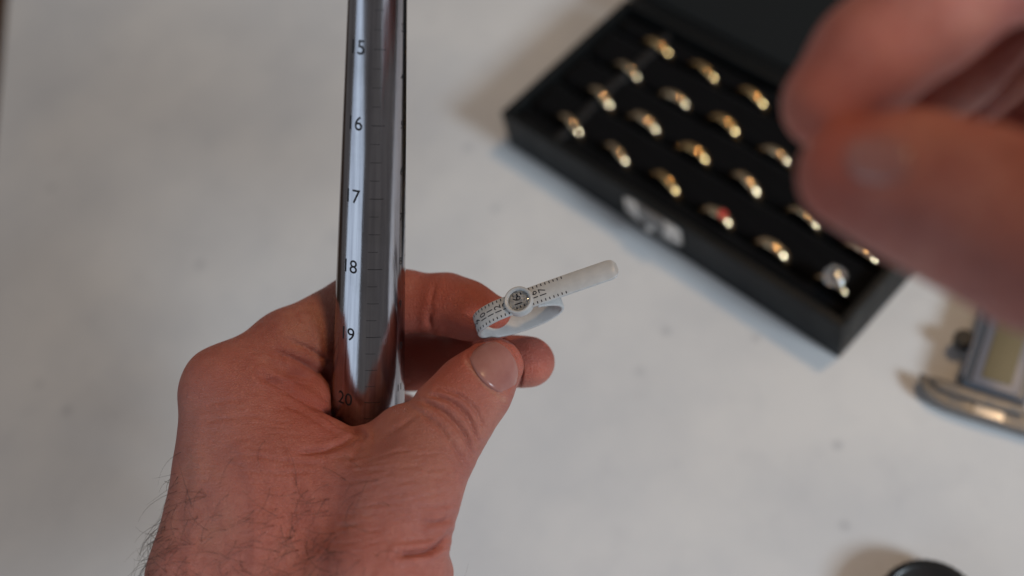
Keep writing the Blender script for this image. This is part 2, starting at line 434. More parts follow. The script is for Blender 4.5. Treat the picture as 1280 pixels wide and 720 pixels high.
cpart(PB().box(Pc(0, 24, 3.4), (24.5, 58, 2.2), CA, bevel=0.4), 'slider', M_CALSTEEL)
fr = cpart(PB().prism([(-8.2, -3), (8.2, -3), (8.2, 36), (-8.2, 36)], 10.5, 11.2, CA, co, bevel=0.2), 'bezel', M_CALTRIM, bd)
cpart(PB().prism([(-5.2, 0), (5.2, 0), (5.2, 30), (-5.2, 30)], 11.1, 11.6, CA, co, bevel=0.15), 'screen', M_LCD, bd)
for bx_ in (-5, 0, 5):
    cpart(PB().lathe([(1.9, 0), (1.9, .8), (1.5, 1.1), (0, 1.1)], Pc(bx_, 43, 10.5), CA, 20), 'button', M_BLACKPL, bd)
cpart(PB().box(Pc(-11.3, 24, 8.0), (1.4, 50, 4.5), CA, bevel=0.5), 'side_trim', M_CALTRIM, bd)
cpart(PB().box(Pc(11.3, 24, 8.0), (1.4, 50, 4.5), CA, bevel=0.5), 'side_trim', M_CALTRIM, bd)
cpart(PB().lathe([(0, -2.4), (3.4, -2.4), (3.8, -1.8), (3.8, 1.8), (3.4, 2.4), (0, 2.4)], Pc(-15.2, 16, 6.6), CA, 24), 'thumb_roller', M_BLACKPL)
# measuring jaws at the near end: long ones curve left to a tip, short ones point right
jl = [(26, -4.6), (26, -13.6), (6, -13.8), (-4, -14.0), (-12.5, -13.6), (-19, -12.2), (-22, -10.4), (-24.5, -8), (-26.3, -3.2), (-25, -2.8), (-21, -4.0), (-17, -4.3), (-8, -4.6)]
cpart(PB().prism(jl, 2.0, 6.4, CA, co, bevel=0.9), 'fixed_jaw', M_CALSTEEL)
cpart(PB().prism([(12, -4.4), (12, -8.6), (-9, -8.8), (-17, -8.4), (-20, -7.2), (-22.5, -5), (-21, -4.2), (-17, -4.0)], 6.45, 8.6, CA, co, bevel=0.7), 'sliding_jaw', M_CALSTEEL)
cpart(PB().prism([(-4.5, -13.0), (6, -13.0), (6, -9.2), (-4.5, -9.2)], 6.45, 7.0, CA, co, bevel=0.15), 'jaw_plate', M_NICKEL)

# ------------------------------------------------------------------ black cap at the lower edge
cc = table_pt(1163, 760, 12); cc[2] = 0
n = 60; prof = [(0, 0.2), (16.2, 0.2), (16.9, 0.8), (17.2, 1.6), (17.2, 10.5), (16.8, 11.6), (15.8, 12.4), (14.6, 12.6), (13.9, 12.1), (0, 11.8)]
cap = empty('round_cap', cc); tag(cap, 'round black plastic cap at the bottom edge of the picture', 'cap')
child(PB().lathe(prof, cc, n=64).build('shell', M_BLACKPL), cap)
for k in range(40):
    a = 2 * math.pi * k / 40
    ax = np.array([[math.cos(a), math.sin(a), 0], [-math.sin(a), math.cos(a), 0], [0, 0, 1]])
    o = PB().box(cc + ax[0] * 17.25 + np.array([0, 0, 6]), (0.7, 1.2, 8.4), ax, bevel=0.2, seg=1).build('grip_rib', M_BLACKPL); child(o, cap)

# ------------------------------------------------------------------ ring mandrel
A1 = cpt(470.5, 57, 277.0); A2 = cpt(460.0, 498, 308.0)
AX = (A2 - A1); LEN = np.linalg.norm(AX); AX /= LEN; PER = LEN / 5.0      # towards the thick end
def man_c(size): return A1 + AX * PER * (size - 15)
man_base = CP + MW.T @ man_c(24.4)
up = -AX; toc = np.array([0, 0, -1.0]); fw = toc - up * np.dot(toc, up); fw /= np.linalg.norm(fw); sd = np.cross(up, fw)
if sd[0] < 0: sd = -sd
Wv = lambda v: MW.T @ v
m_up, m_fw, m_sd = Wv(up), Wv(fw), Wv(sd)
man = empty('ring_mandrel', man_base); tag(man, 'tapered steel ring mandrel engraved with sizes, held upright in the fist', 'ring mandrel')
man.rotation_euler = Matrix([list(m_sd), list(-m_fw), list(m_up)]).transposed().to_euler()   # local z along the rod, -y faces the viewer
def man_rad(size): return size / 2.0
z_of = lambda size: (24.4 - size) * PER
prof = [(0, 0)]
prof += [(man_rad(24.4) - 0.8, 0), (man_rad(24.4), 0.9)]
for sz in np.linspace(24.3, 10.4, 40): prof.append((man_rad(sz), z_of(sz)))
prof += [(man_rad(10.3) - .4, z_of(10.36)), (man_rad(10.3) - 1.0, z_of(10.3)), (0, z_of(10.3))]
rod = PB().lathe(prof, n=160).build('rod', M_STEEL, man)
def text_mesh(s, size):
    cu = bpy.data.curves.new('t', 'FONT'); cu.body = s; cu.size = size; cu.align_x = 'CENTER'; cu.align_y = 'CENTER'; cu.resolution_u = 4
    cu.offset = size * 0.005
    o = bpy.data.objects.new('t', cu); col.objects.link(o)
    bpy.context.view_layer.update()
    me = o.evaluated_get(bpy.context.evaluated_depsgraph_get()).to_mesh()
    b = bmesh.new(); b.from_mesh(me)
    lim = size * 1.2; stp = 0.3                     # cut into small faces so the glyph can follow a curved surface
    for axis in (0, 1):
        for q in np.arange(-lim, lim, stp):
            co = [0, 0, 0]; no = [0, 0, 0]; co[axis] = q; no[axis] = 1
            bmesh.ops.bisect_plane(b, geom=b.verts[:] + b.edges[:] + b.faces[:], plane_co=co, plane_no=no, dist=1e-6)
    b.verts.index_update()
    v = np.array([list(p.co) for p in b.verts]); f = [[q.index for q in p.verts] for p in b.faces]; b.free()
    bpy.data.objects.remove(o); bpy.data.curves.remove(cu)
    return v, f
def on_rod(ang, z, lift=0.02):
    size = 24.4 - z / PER; r = man_rad(size) + lift
    return (r * math.sin(ang), -r * math.cos(ang), z)
for num in range(12, 24):
    v, f = text_mesh(str(num), 5.0)
    z0 = z_of(num) + (num - 15) * 0.66; r = man_rad(num); a0 = math.radians(-31)
    V = [on_rod(a0 + p[0] / r, z0 + p[1]) for p in v]
    link_mesh('engraved_number', mesh_from('engraved_number', V, f), M_ENGRAVE, man, smooth=False)
for num in range(1, 20):          # second scale round the right side
    size = 13.5 + num * 0.62
    v, f = text_mesh(str(num % 14 + 1), 2.8)
    z0 = z_of(size); r = man_rad(size); a0 = math.radians(66)
    link_mesh('engraved_number', mesh_from('engraved_number', [on_rod(a0 + p[0] / r, z0 + p[1]) for p in v], f), M_ENGRAVE, man, smooth=False)
V = []; Fc = []
def tick(a0, a1, z, th):
    n = 8; b = len(V)
    for i in range(n + 1):
        a = a0 + (a1 - a0) * i / n
        V.append(on_rod(a, z - th)); V.append(on_rod(a, z + th))
    for i in range(n): Fc.append((b + 2 * i, b + 2 * i + 2, b + 2 * i + 3, b + 2 * i + 1))
for q in range(48, 96):
    sz = q / 4; L = 0.30 if q % 4 == 0 else (0.24 if q % 2 == 0 else 0.20)
    tick(math.radians(2), math.radians(2) + L * 1.4, z_of(sz) + (sz - 15) * 0.66, 0.085 if q % 4 == 0 else 0.06)
for q in range(0, 60):
    tick(math.radians(80), math.radians(96), z_of(12 + q * 0.2), 0.05)
tk = link_mesh('scale_ticks', mesh_from('scale_ticks', V, Fc), M_ENGRAVE, man, smooth=False); tk['kind'] = 'stuff'
V = []; Fc = []
for a_, w_ in ((math.radians(2), 0.006),):           # the scale's faint base line
    zs = np.linspace(z_of(23.5), z_of(11.5), 60)
    for z in zs: V.append(on_rod(a_ - w_ * .5, z, 0.012)); V.append(on_rod(a_ + w_ * .5, z, 0.012))
    for i in range(59): Fc.append((2 * i, 2 * i + 1, 2 * i + 3, 2 * i + 2))

# ------------------------------------------------------------------ flesh: distance fields turned into one surface
class Field:
    def __init__(self, lo, hi, h):
        self.lo = np.array(lo, float); self.h = h
        self.n = np.ceil((np.array(hi) - self.lo) / h).astype(int) + 1
        self.D = np.full(self.n, 50.0, np.float32)
    def sub(self, lo, hi):
        a = np.clip(np.floor((np.array(lo) - self.lo) / self.h).astype(int), 0, self.n); b = np.clip(np.ceil((np.array(hi) - self.lo) / self.h).astype(int) + 1, 0, self.n)
        sl = tuple(slice(x, y) for x, y in zip(a, b))
        g = [(self.lo[i] + self.h * np.arange(a[i], b[i])).astype(np.float32) for i in range(3)]
        return sl, (g[0][:, None, None], g[1][None, :, None], g[2][None, None, :])
    def sample(self, P):
        q = (np.asarray(P) - self.lo) / self.h
        q = np.clip(q, 0, self.n - 1.001); i = q.astype(int); f = q - i; D = self.D; r = 0
        for dx in (0, 1):
            for dy in (0, 1):
                for dz in (0, 1):
                    w = (f[:, 0] if dx else 1 - f[:, 0]) * (f[:, 1] if dy else 1 - f[:, 1]) * (f[:, 2] if dz else 1 - f[:, 2])
                    r = r + w * D[i[:, 0] + dx, i[:, 1] + dy, i[:, 2] + dz]
        return r
    def grad(self, P, e=0.6):
        g = np.stack([self.sample(P + e * np.eye(3)[k]) - self.sample(P - e * np.eye(3)[k]) for k in range(3)], 1)
        return g / (np.linalg.norm(g, axis=1, keepdims=True) + 1e-9)
def smin(a, b, k):
    h = np.maximum(k - np.abs(a - b), 0) / k
    return np.minimum(a, b) - h * h * k * 0.25
def cone(g, a, b, r1, r2):
    a = np.asarray(a, np.float32); b = np.asarray(b, np.float32); ba = b - a; l2 = float(ba @ ba); rr = r1 - r2; a2 = l2 - rr * rr; il2 = 1 / l2
    px, py, pz = g[0] - a[0], g[1] - a[1], g[2] - a[2]
    y = px * ba[0] + py * ba[1] + pz * ba[2]; z = y - l2
    x2 = (px * l2 - ba[0] * y) ** 2 + (py * l2 - ba[1] * y) ** 2 + (pz * l2 - ba[2] * y) ** 2
    y2 = y * y * l2; z2 = z * z * l2; k = np.sign(rr) * rr * rr * x2
    d = (np.sqrt(x2 * a2 * il2) + y * rr) * il2 - r1
    d = np.where(np.sign(z) * a2 * z2 > k, np.sqrt(x2 + z2) * il2 - r2, d)
    d = np.where(np.sign(y) * a2 * y2 < k, np.sqrt(x2 + y2) * il2 - r1, d)
    return d.astype(np.float32)
def ellip(g, c, r, R=np.eye(3)):
    p = [g[0] - c[0], g[1] - c[1], g[2] - c[2]]
    q = [R[i][0] * p[0] + R[i][1] * p[1] + R[i][2] * p[2] for i in range(3)]
    k0 = np.sqrt(sum((q[i] / r[i]) ** 2 for i in range(3))); k1 = np.sqrt(sum((q[i] / r[i] ** 2) ** 2 for i in range(3))) + 1e-6
    return (k0 * (k0 - 1) / k1).astype(np.float32)
def chain(fld, pts, k_in, k_out):
    """pts: list of (point, radius); one smooth limb, then joined to the field"""
    P = np.array([p for p, r in pts]); rm = max(r for p, r in pts) + k_out + 2
    sl, g = fld.sub(P.min(0) - rm, P.max(0) + rm)
    d = None
    for (a, r1), (b, r2) in zip(pts[:-1], pts[1:]):
        c = cone(g, a, b, r1, r2); d = c if d is None else smin(d, c, k_in)
    fld.D[sl] = smin(fld.D[sl], d, k_out)
def blob(fld, c, r, R, k_out):
    m = max(r) + k_out + 2; c = np.asarray(c, float)
    sl, g = fld.sub(c - m, c + m); fld.D[sl] = smin(fld.D[sl], ellip(g, c, r, R), k_out)
def carve_rod(fld, k):
    a = man_c(11); b = man_c(24.4)
    sl, g = fld.sub(np.minimum(a, b) - 16, np.maximum(a, b) + 16)
    d = cone(g, a, b, 5.5, 12.2) - 0.02
    fld.D[sl] = -smin(-fld.D[sl], d, k)
def surface_nets(fld):
    D = fld.D; s = D < 0; n = D.shape
    c = np.zeros((n[0] - 1, n[1] - 1, n[2] - 1), np.int8)
    for dx in (0, 1):
        for dy in (0, 1):
            for dz in (0, 1): c += s[dx:n[0] - 1 + dx, dy:n[1] - 1 + dy, dz:n[2] - 1 + dz]
    I = np.argwhere((c > 0) & (c < 8)); idx = np.full(c.shape, -1, np.int64); idx[I[:, 0], I[:, 1], I[:, 2]] = np.arange(len(I))
    acc = np.zeros((len(I), 3)); cnt = np.zeros(len(I))
    cor = [(x, y, z) for x in (0, 1) for y in (0, 1) for z in (0, 1)]
    val = {q: D[I[:, 0] + q[0], I[:, 1] + q[1], I[:, 2] + q[2]] for q in cor}
    for q in cor:
        for ax in range(3):
            if q[ax] == 0:
                p = list(q); p[ax] = 1; p = tuple(p); a, b = val[q], val[p]; m = (a < 0) != (b < 0)
                t = np.where(m, a / np.where(m, a - b, 1), 0)
                off = np.tile(np.array(q, float), (len(I), 1)); off[:, ax] = t
                acc[m] += off[m]; cnt[m] += 1
    V = fld.lo + fld.h * (I + acc / np.maximum(cnt, 1)[:, None])
    Fs = []
    for ax in range(3):
        u_, v_ = (ax + 1) % 3, (ax + 2) % 3
        sa = [slice(None)] * 3; sb = [slice(None)] * 3; sa[ax] = slice(0, n[ax] - 1); sb[ax] = slice(1, n[ax])
        e = np.argwhere(s[tuple(sa)] != s[tuple(sb)])
        e = e[(e[:, u_] > 0) & (e[:, v_] > 0) & (e[:, u_] < n[u_] - 1) & (e[:, v_] < n[v_] - 1)]
        ins = s[e[:, 0], e[:, 1], e[:, 2]]
        def at(du, dv):
            q = e.copy(); q[:, u_] += du; q[:, v_] += dv; return idx[q[:, 0], q[:, 1], q[:, 2]]
        f = np.stack([at(-1, -1), at(0, -1), at(0, 0), at(-1, 0)], 1)
        f[~ins] = f[~ins][:, ::-1]; Fs.append(f)
    Fs = np.concatenate(Fs)
    return V, Fs
def laplace(V, Fs, it, lam=0.5):
    e = np.concatenate([Fs[:, [0, 1]], Fs[:, [1, 2]], Fs[:, [2, 3]], Fs[:, [3, 0]]]); e = np.concatenate([e, e[:, ::-1]])
    cnt = np.bincount(e[:, 0], minlength=len(V)).astype(float)
    for _ in range(it):
        s = np.stack([np.bincount(e[:, 0], V[e[:, 1], k], minlength=len(V)) for k in range(3)], 1)
        V = V + lam * (s / cnt[:, None] - V)
    return V
def pix(V): return 640 + F * V[:, 0] / V[:, 2], 360 + F * V[:, 1] / V[:, 2]
def poly_dist(x, y, pts):
    d = np.full(len(x), 1e9)
    for (x0, y0), (x1, y1) in zip(pts[:-1], pts[1:]):
        vx, vy = x1 - x0, y1 - y0; t = np.clip(((x - x0) * vx + (y - y0) * vy) / (vx * vx + vy * vy), 0, 1)
        d = np.minimum(d, np.hypot(x - x0 - t * vx, y - y0 - t * vy))
    return d
def spline(pts, n=10):
    P = np.array(pts, float); 
    if len(P) < 3: return [tuple(p) for p in P]
    out = []; Q = np.vstack([2 * P[0] - P[1], P, 2 * P[-1] - P[-2]])
    for i in range(1, len(Q) - 2):
        for t in np.linspace(0, 1, n, endpoint=False):
            a, b, c, d = Q[i - 1:i + 3]
            out.append(tuple(.5 * (2 * b + (c - a) * t + (2 * a - 5 * b + 4 * c - d) * t * t + (3 * b - a - 3 * c + d) * t ** 3)))
    out.append(tuple(P[-1])); return out
def first_hit(fld, px, py, d0, d1, step=0.35):
    px = np.asarray(px, float); py = np.asarray(py, float); ds = np.arange(d0, d1, step); hit = np.full(len(px), np.nan); prev = np.full(len(px), 9.0)
    for d in ds:
        P = np.stack([(px - 640) / F * d, (py - 360) / F * d, np.full(len(px), d)], 1); v = fld.sample(P)
        m = np.isnan(hit) & (v < 0) & (prev > 0); hit[m] = d - step * (-v[m]) / (prev[m] - v[m] + 1e-9); prev = v
    return hit
def flesh_mesh(name, V, Fs, attrs, origin, mat):
    me = bpy.data.meshes.new(name)
    me.vertices.add(len(V)); me.vertices.foreach_set('co', ((V - origin) * S).astype(np.float32).ravel())
    me.loops.add(len(Fs) * 4); me.loops.foreach_set('vertex_index', Fs.astype(np.int32).ravel())
    me.polygons.add(len(Fs)); me.polygons.foreach_set('loop_start', np.arange(0, len(Fs) * 4, 4, dtype=np.int32))
    me.update(calc_edges=True); me.validate()
    for k, a in attrs.items():
        at = me.attributes.new(k, 'FLOAT', 'POINT'); at.data.foreach_set('value', a.astype(np.float32))
    o = link_mesh(name, me, mat)
    R = Matrix([list(MW[0]), list(MW[1]), list(MW[2])]).transposed()
    o.matrix_world = Matrix.Translation(Vector((CP + MW.T @ origin) * S)) @ R.to_4x4()
    return o
def nail_mesh(fld, outline, d0, d1, origin, parent, lift=0.26, free_side=None, name='nail'):
    out = spline(outline + [outline[0]], 6)[:-1]; P = np.array(out); c = P.mean(0); rings = [1.0, 0.97, 0.9, 0.8, 0.65, 0.5, 0.35, 0.2, 0.0]
    px = []; py = []; lf = []
    for s_ in rings[:-1]:
        px += list(c[0] + (P[:, 0] - c[0]) * s_); py += list(c[1] + (P[:, 1] - c[1]) * s_)
        lf += [(-1.3 if s_ == 1.0 else -0.25 if s_ == 0.97 else lift * (1 - (s_ ** 4) * .95))] * len(P)
    px.append(c[0]); py.append(c[1]); lf.append(lift)
    dep = first_hit(fld, px, py, d0, d1); dep = np.where(np.isnan(dep), np.nanmedian(dep), dep)
    # the plate is a smooth curved sheet: fit a quadratic to the flesh underneath
    x = (np.array(px) - c[0]) / 40; y = (np.array(py) - c[1]) / 40
    B = np.stack([np.ones_like(x), x, y, x * x, x * y, y * y], 1); w, *_ = np.linalg.lstsq(B, dep, rcond=None)
    dep = 0.45 * (B @ w) + 0.55 * dep
    V = np.stack([(np.array(px) - 640) / F * dep, (np.array(py) - 360) / F * dep, dep], 1)
    V += fld.grad(V, 1.2) * np.array(lf)[:, None]
    m = len(P); Fc = []
    for k in range(len(rings) - 2):
        for i in range(m): Fc.append((k * m + i, k * m + (i + 1) % m, (k + 1) * m + (i + 1) % m, (k + 1) * m + i))
    k = len(rings) - 2
    for i in range(m): Fc.append((k * m + i, k * m + (i + 1) % m, (k + 1) * m))
    me = bpy.data.meshes.new(name); me.from_pydata([tuple(v) for v in (V - origin) * S], [], Fc); me.update()
    ed = np.zeros(len(V))
    if free_side is not None:
        fs = poly_dist(np.array(px), np.array(py), spline(free_side)); ed = np.exp(-(fs / 2.6) ** 2) * .9
    at = me.attributes.new('edge', 'FLOAT', 'POINT'); at.data.foreach_set('value', ed.astype(np.float32))
    bm = bmesh.new(); bm.from_mesh(me); bmesh.ops.recalc_face_normals(bm, faces=bm.faces[:])
    if sum((f.normal.z for f in bm.faces)) > 0: bmesh.ops.reverse_faces(bm, faces=bm.faces[:])
    bm.to_mesh(me); bm.free()
    return link_mesh(name, me, M_NAIL, parent)

# ---- left hand
c3 = cpt
H = 0.45
def build_left():
    fld = Field((-104, -12, 255), (20, 138, 392), H)
    # bones of the palm, from the wrist to each knuckle
    wr = c3(385, 860, 284)
    for mc, r1, r2 in ((c3(287, 492, 299), 15, 10.4), (c3(302, 508, 320), 15, 10.6), (c3(312, 535, 340), 14, 10), (c3(326, 585, 357), 13, 9)):
        base = wr + (mc - c3(300, 520, 322)) * 0.55
        chain(fld, [(base, r1), (mc, r2)], 4, 12)
    chain(fld, [(c3(287, 492, 299), 10.2), (c3(267, 720, 288), 15.8), (c3(262, 960, 278), 18)], 5, 10)
    # thumb metacarpal, thenar and first web space
    chain(fld, [(c3(455, 830, 272), 15), (c3(478, 715, 275), 14.5), (c3(503, 628, 280), 12.6)], 6, 11)
    chain(fld, [(c3(503, 628, 280), 12.8), (c3(566, 522, 292), 10.2)], 5, 6)
    blob(fld, c3(375, 640, 290), (19, 23, 12), np.eye(3), 12)
    blob(fld, c3(455, 640, 287), (15, 15, 10), np.eye(3), 9)
    chain(fld, [(c3(318, 508, 297), 8.0), (c3(398, 552, 294), 6.2), (c3(455, 574, 294.5), 5.6), (c3(512, 572, 289), 8.0)], 4, 6)
    chain(fld, [(c3(300, 500, 300), 9), (c3(392, 500, 306), 6.0)], 4, 6)           # flesh between finger root and rod
    chain(fld, [(c3(458, 566, 296), 4.6), (c3(506, 546, 291.5), 8.6)], 4, 4)
    blob(fld, c3(501, 717, 281), (13.2, 9.5, 13), np.eye(3), 2.0)                  # fold at the root of the thumb
    # forearm
    sl, g = fld.sub((-104, 60, 255), (20, 138, 392))
    ax = c3(380, 1050, 262) - wr; 
    chain(fld, [(c3(330, 800, 290), 21), (c3(320, 1100, 266), 24)], 6, 12)
    chain(fld, [(c3(430, 800, 284), 19), (c3(440, 1100, 262), 23)], 6, 12)
    # index finger
    chain(fld, [(c3(285, 487, 299), 10.6), (c3(362, 432, 309), 9.8), (c3(440, 386, 319), 9.1)], 3, 5)
    chain(fld, [(c3(440, 386, 319), 9.0), (c3(505, 377, 319), 8.5), (c3(556, 380, 316), 8.3), (c3(585, 388, 312), 7.7), (c3(613, 397, 308), 6.5)], 3, 1.5)
    # middle, ring and little finger curl round behind the rod
    chain(fld, [(c3(302, 506, 321), 10.6), (c3(445, 462, 336), 9.3), (c3(520, 449, 333), 8.6), (c3(590, 450, 324), 8.2), (c3(661, 453, 314), 7.2)], 3, 1.6)
    chain(fld, [(c3(312, 535, 341), 10), (c3(440, 530, 352), 9), (c3(498, 528, 346), 8.6), (c3(528, 546, 330), 7.2)], 3, 1.6)
    chain(fld, [(c3(326, 585, 358), 9), (c3(440, 610, 365), 8), (c3(485, 622, 354), 7.4), (c3(500, 636, 341), 6.4)], 3, 1.6)
    # thumb end
    chain(fld, [(c3(520, 600, 284), 11.2), (c3(566, 521, 292), 10.4), (c3(592, 488, 296), 9.6), (c3(617, 459, 299), 8.0)], 3, 0.8)
    carve_rod(fld, 1.6)
    V, Fs = surface_nets(fld)
    V = laplace(V, Fs, 3)
    N = fld.grad(V, 0.8)
    x, y = pix(V); front = np.clip(-N[:, 2] * 2.0 + .45, 0, 1)
    disp = np.zeros(len(V))
    # folds and creases of the skin: (points, half width px, depth mm)
    cre = [([(533, 494), (560, 500), (584, 520), (598, 556)], 2.6, .95), ([(524, 500), (552, 513), (578, 540), (592, 572)], 3.0, 1.05),
           ([(548, 486), (574, 494), (594, 512), (606, 540)], 2.4, .75), ([(518, 512), (545, 530), (566, 556), (582, 586)], 2.6, .5),
           ([(327, 470), (362, 488), (399, 512), (430, 533), (453, 545)], 3.4, 1.6), ([(453, 546), (430, 555), (402, 563), (370, 566)], 3.0, 1.1),
           ([(343, 439), (375, 452), (404, 470), (413, 486)], 3.2, .95), ([(360, 425), (390, 438), (410, 452)], 3.0, .8), ([(352, 500), (392, 524), (425, 546)], 2.6, .45),
           ([(562, 668), (548, 682), (533, 690), (498, 693)], 3.2, 1.9), ([(566, 644), (552, 652), (530, 655)], 2.6, .9),
           ([(568, 628), (548, 634), (520, 634)], 2.4, .30), ([(455, 548), (446, 566), (434, 582)], 2.6, .35), ([(400, 580), (360, 578), (320, 570)], 2.4, .25),
           ([(390, 590), (350, 592), (300, 588)], 2.2, .22), ([(538, 388), (536, 402), (540, 415)], 3.0, .7), ([(545, 350), (540, 370), (538, 388)], 2.4, .25),
           ([(262, 505), (285, 500), (310, 500)], 2.4, .25), ([(252, 528), (290, 522), (330, 520)], 2.4, .22), ([(520, 520), (500, 535), (475, 548)], 2.4, .35),
           ([(590, 437), (583, 447), (592, 462), (604, 477), (619, 490), (632, 498)], 2.2, .32), ([(645, 490), (651, 475), (651, 458), (645, 443), (634, 429), (618, 423), (602, 426), (590, 437)], 1.9, .45)]
    rnd = random.Random(3)
    for i in range(46):         # fine slanting wrinkles over the thumb root
        cx_, cy_ = rnd.uniform(425, 560), rnd.uniform(565, 690); L = rnd.uniform(12, 30); s_ = rnd.uniform(-.28, -.02)
        cre.append(([(cx_ - L, cy_ - L * s_), (cx_, cy_ + rnd.uniform(-2, 2)), (cx_ + L, cy_ + L * s_)], rnd.uniform(1.5, 2.2), rnd.uniform(.10, .24)))
    for i in range(30):         # and over the back of the index knuckle
        cx_, cy_ = rnd.uniform(240, 380), rnd.uniform(500, 610); L = rnd.uniform(12, 28); s_ = rnd.uniform(-.10, .14)
        cre.append(([(cx_ - L, cy_ - L * s_), (cx_, cy_ + rnd.uniform(-2, 2)), (cx_ + L, cy_ + L * s_)], rnd.uniform(1.5, 2.2), rnd.uniform(.06, .15)))
    for i in range(22):         # stretched skin running into the web
        t = rnd.uniform(0, 1); x0, y0 = 330 + 60 * t + rnd.uniform(-15, 15), 450 + 110 * t + rnd.uniform(-20, 20); L = rnd.uniform(20, 45)
        cre.append(([(x0, y0), (x0 + L * .5, y0 + L * .12 + rnd.uniform(-2, 2)), (x0 + L, y0 + L * (.30 - .25 * t))], rnd.uniform(1.6, 2.4), rnd.uniform(.10, .25)))
    for pts, w_, dp in cre:
        sp = spline(pts, 6); bb = np.array(sp); m = (x > bb[:, 0].min() - 14) & (x < bb[:, 0].max() + 14) & (y > bb[:, 1].min() - 14) & (y < bb[:, 1].max() + 14) & (front > 0)
        if not m.any(): continue
        d = poly_dist(x[m], y[m], sp); ends = np.minimum(np.hypot(x[m] - sp[0][0], y[m] - sp[0][1]), np.hypot(x[m] - sp[-1][0], y[m] - sp[-1][1]))
        fade = np.clip(ends / 12, 0.15, 1)
        disp[m] += front[m] * fade * dp * (-np.exp(-(d / w_) ** 2) + 0.28 * np.exp(-((d - 2.6 * w_) / (1.6 * w_)) ** 2))
    nc = np.array([617., 460.]); ax_ = np.array([.69, -.72]); pr_ = np.array([.72, .69])
    qa = ((x - nc[0]) * ax_[0] + (y - nc[1]) * ax_[1]) / 30; qb = ((x - nc[0]) * pr_[0] + (y - nc[1]) * pr_[1]) / 35
    disp -= front * .38 * np.clip((1.0 - np.sqrt(qa ** 4 + qb ** 4) ** .5) * 5, 0, 1)       # bed of the thumbnail
    # a few soft veins and tendons
    for pts, w_, hgt in (([(300, 560), (320, 620), (318, 700)], 9, .5), ([(250, 520), (245, 600), (235, 720)], 10, .4), ([(380, 600), (400, 660), (390, 720)], 9, .35)):
        d = poly_dist(x, y, spline(pts)); disp += front * hgt * np.exp(-(d / w_) ** 2)
    low = .22 * np.sin(V[:, 0] * .31 + 1.3 * np.sin(V[:, 1] * .21)) * np.sin(V[:, 1] * .27 + V[:, 2] * .23)
    V = V + N * (disp + low)[:, None]
    g = lambda cx_, cy_, s_: np.exp(-((x - cx_) ** 2 + (y - cy_) ** 2) / (2 * s_ * s_))
    flush = .75 * g(560, 380, 55) + .35 * g(625, 400, 30) + .6 * g(550, 450, 45) + .55 * g(675, 452, 22) + .5 * g(385, 490, 45) + .25 * g(275, 470, 40) + .30 * g(420, 540, 40) + .35 * g(340, 640, 45) + .2 * g(480, 660, 60)
    cool = .55 * g(500, 590, 55) + .45 * g(250, 520, 40) + .4 * g(250, 640, 60) + .3 * g(590, 510, 30)
    dry = .3 * np.exp(-(poly_dist(x, y, spline([(583, 452), (594, 466), (610, 484), (630, 500)])) / 3.0) ** 2) * front
    o = flesh_mesh('left_hand', V, Fs, {'flush': np.clip(flush, 0, .8), 'cool': np.clip(cool, 0, .7), 'dry': np.clip(dry, 0, .6)}, c3(385, 860, 284), M_SKIN)
    return fld, o, V, N
fldL, left, LV, LN = build_left()
tag(left, 'left hand gripping the steel mandrel and pinching the white ring sizer', 'hand')
originL = c3(385, 860, 284)
nail_mesh(fldL, [(584, 447), (591, 436), (603, 428), (618, 425), (632, 431), (643, 444), (649, 459), (649, 474), (644, 487), (632, 495), (618, 488), (603, 475), (592, 461)], 270, 320, originL, left,
          free_side=[(600, 427), (618, 424), (633, 430), (644, 443), (650, 458), (650, 474), (644, 488)], name='thumbnail')
# hair on the wrist and back of the hand
def add_hair():
    x, y = pix(LV); rnd = np.random.RandomState(5)
    cand = np.where((LN[:, 2] < 0.25) & (x > 150) & (x < 560) & (y > 520) & (y < 800))[0]
    wgt = np.clip((y[cand] - 530) / 170, 0.02, 1.2) ** 1.6 * np.clip((500 - x[cand]) / 120, .06, 1)
    pick = rnd.choice(cand, 620, replace=False, p=wgt / wgt.sum())
    V = []; Fc = []
    for i in pick:
        p = LV[i]; nn = LN[i]; base = np.array([-0.55, 0.35, 0]) + rnd.normal(0, .55, 3); base -= nn * (base @ nn); base /= np.linalg.norm(base) + 1e-6
        L = rnd.uniform(5, 14); curl = rnd.normal(0, .9); q = p.copy(); d = base * .75 + nn * rnd.uniform(.25, .6); n_ = 7; side = np.cross(nn, base); r0 = rnd.uniform(.04, .068)
        b = len(V)
        for k in range(n_ + 1):
            t = k / n_; dd = d + side * curl * t - nn * .75 * t; dd /= np.linalg.norm(dd)
            s1 = np.cross(dd, nn); s1 /= np.linalg.norm(s1) + 1e-6; s2 = np.cross(dd, s1); r = r0 * (1 - .75 * t)
            for a in (0, 2.094, 4.189): V.append(q + (s1 * math.cos(a) + s2 * math.sin(a)) * r)
            q = q + dd * L / n_
        for k in range(n_):
            for a in range(3): Fc.append((b + 3 * k + a, b + 3 * k + (a + 1) % 3, b + 3 * k + 3 + (a + 1) % 3, b + 3 * k + 3 + a))
    o = link_mesh('hair', mesh_from('hair', np.array(V) - originL, Fc), M_HAIR, left); o['kind'] = 'stuff'
add_hair()

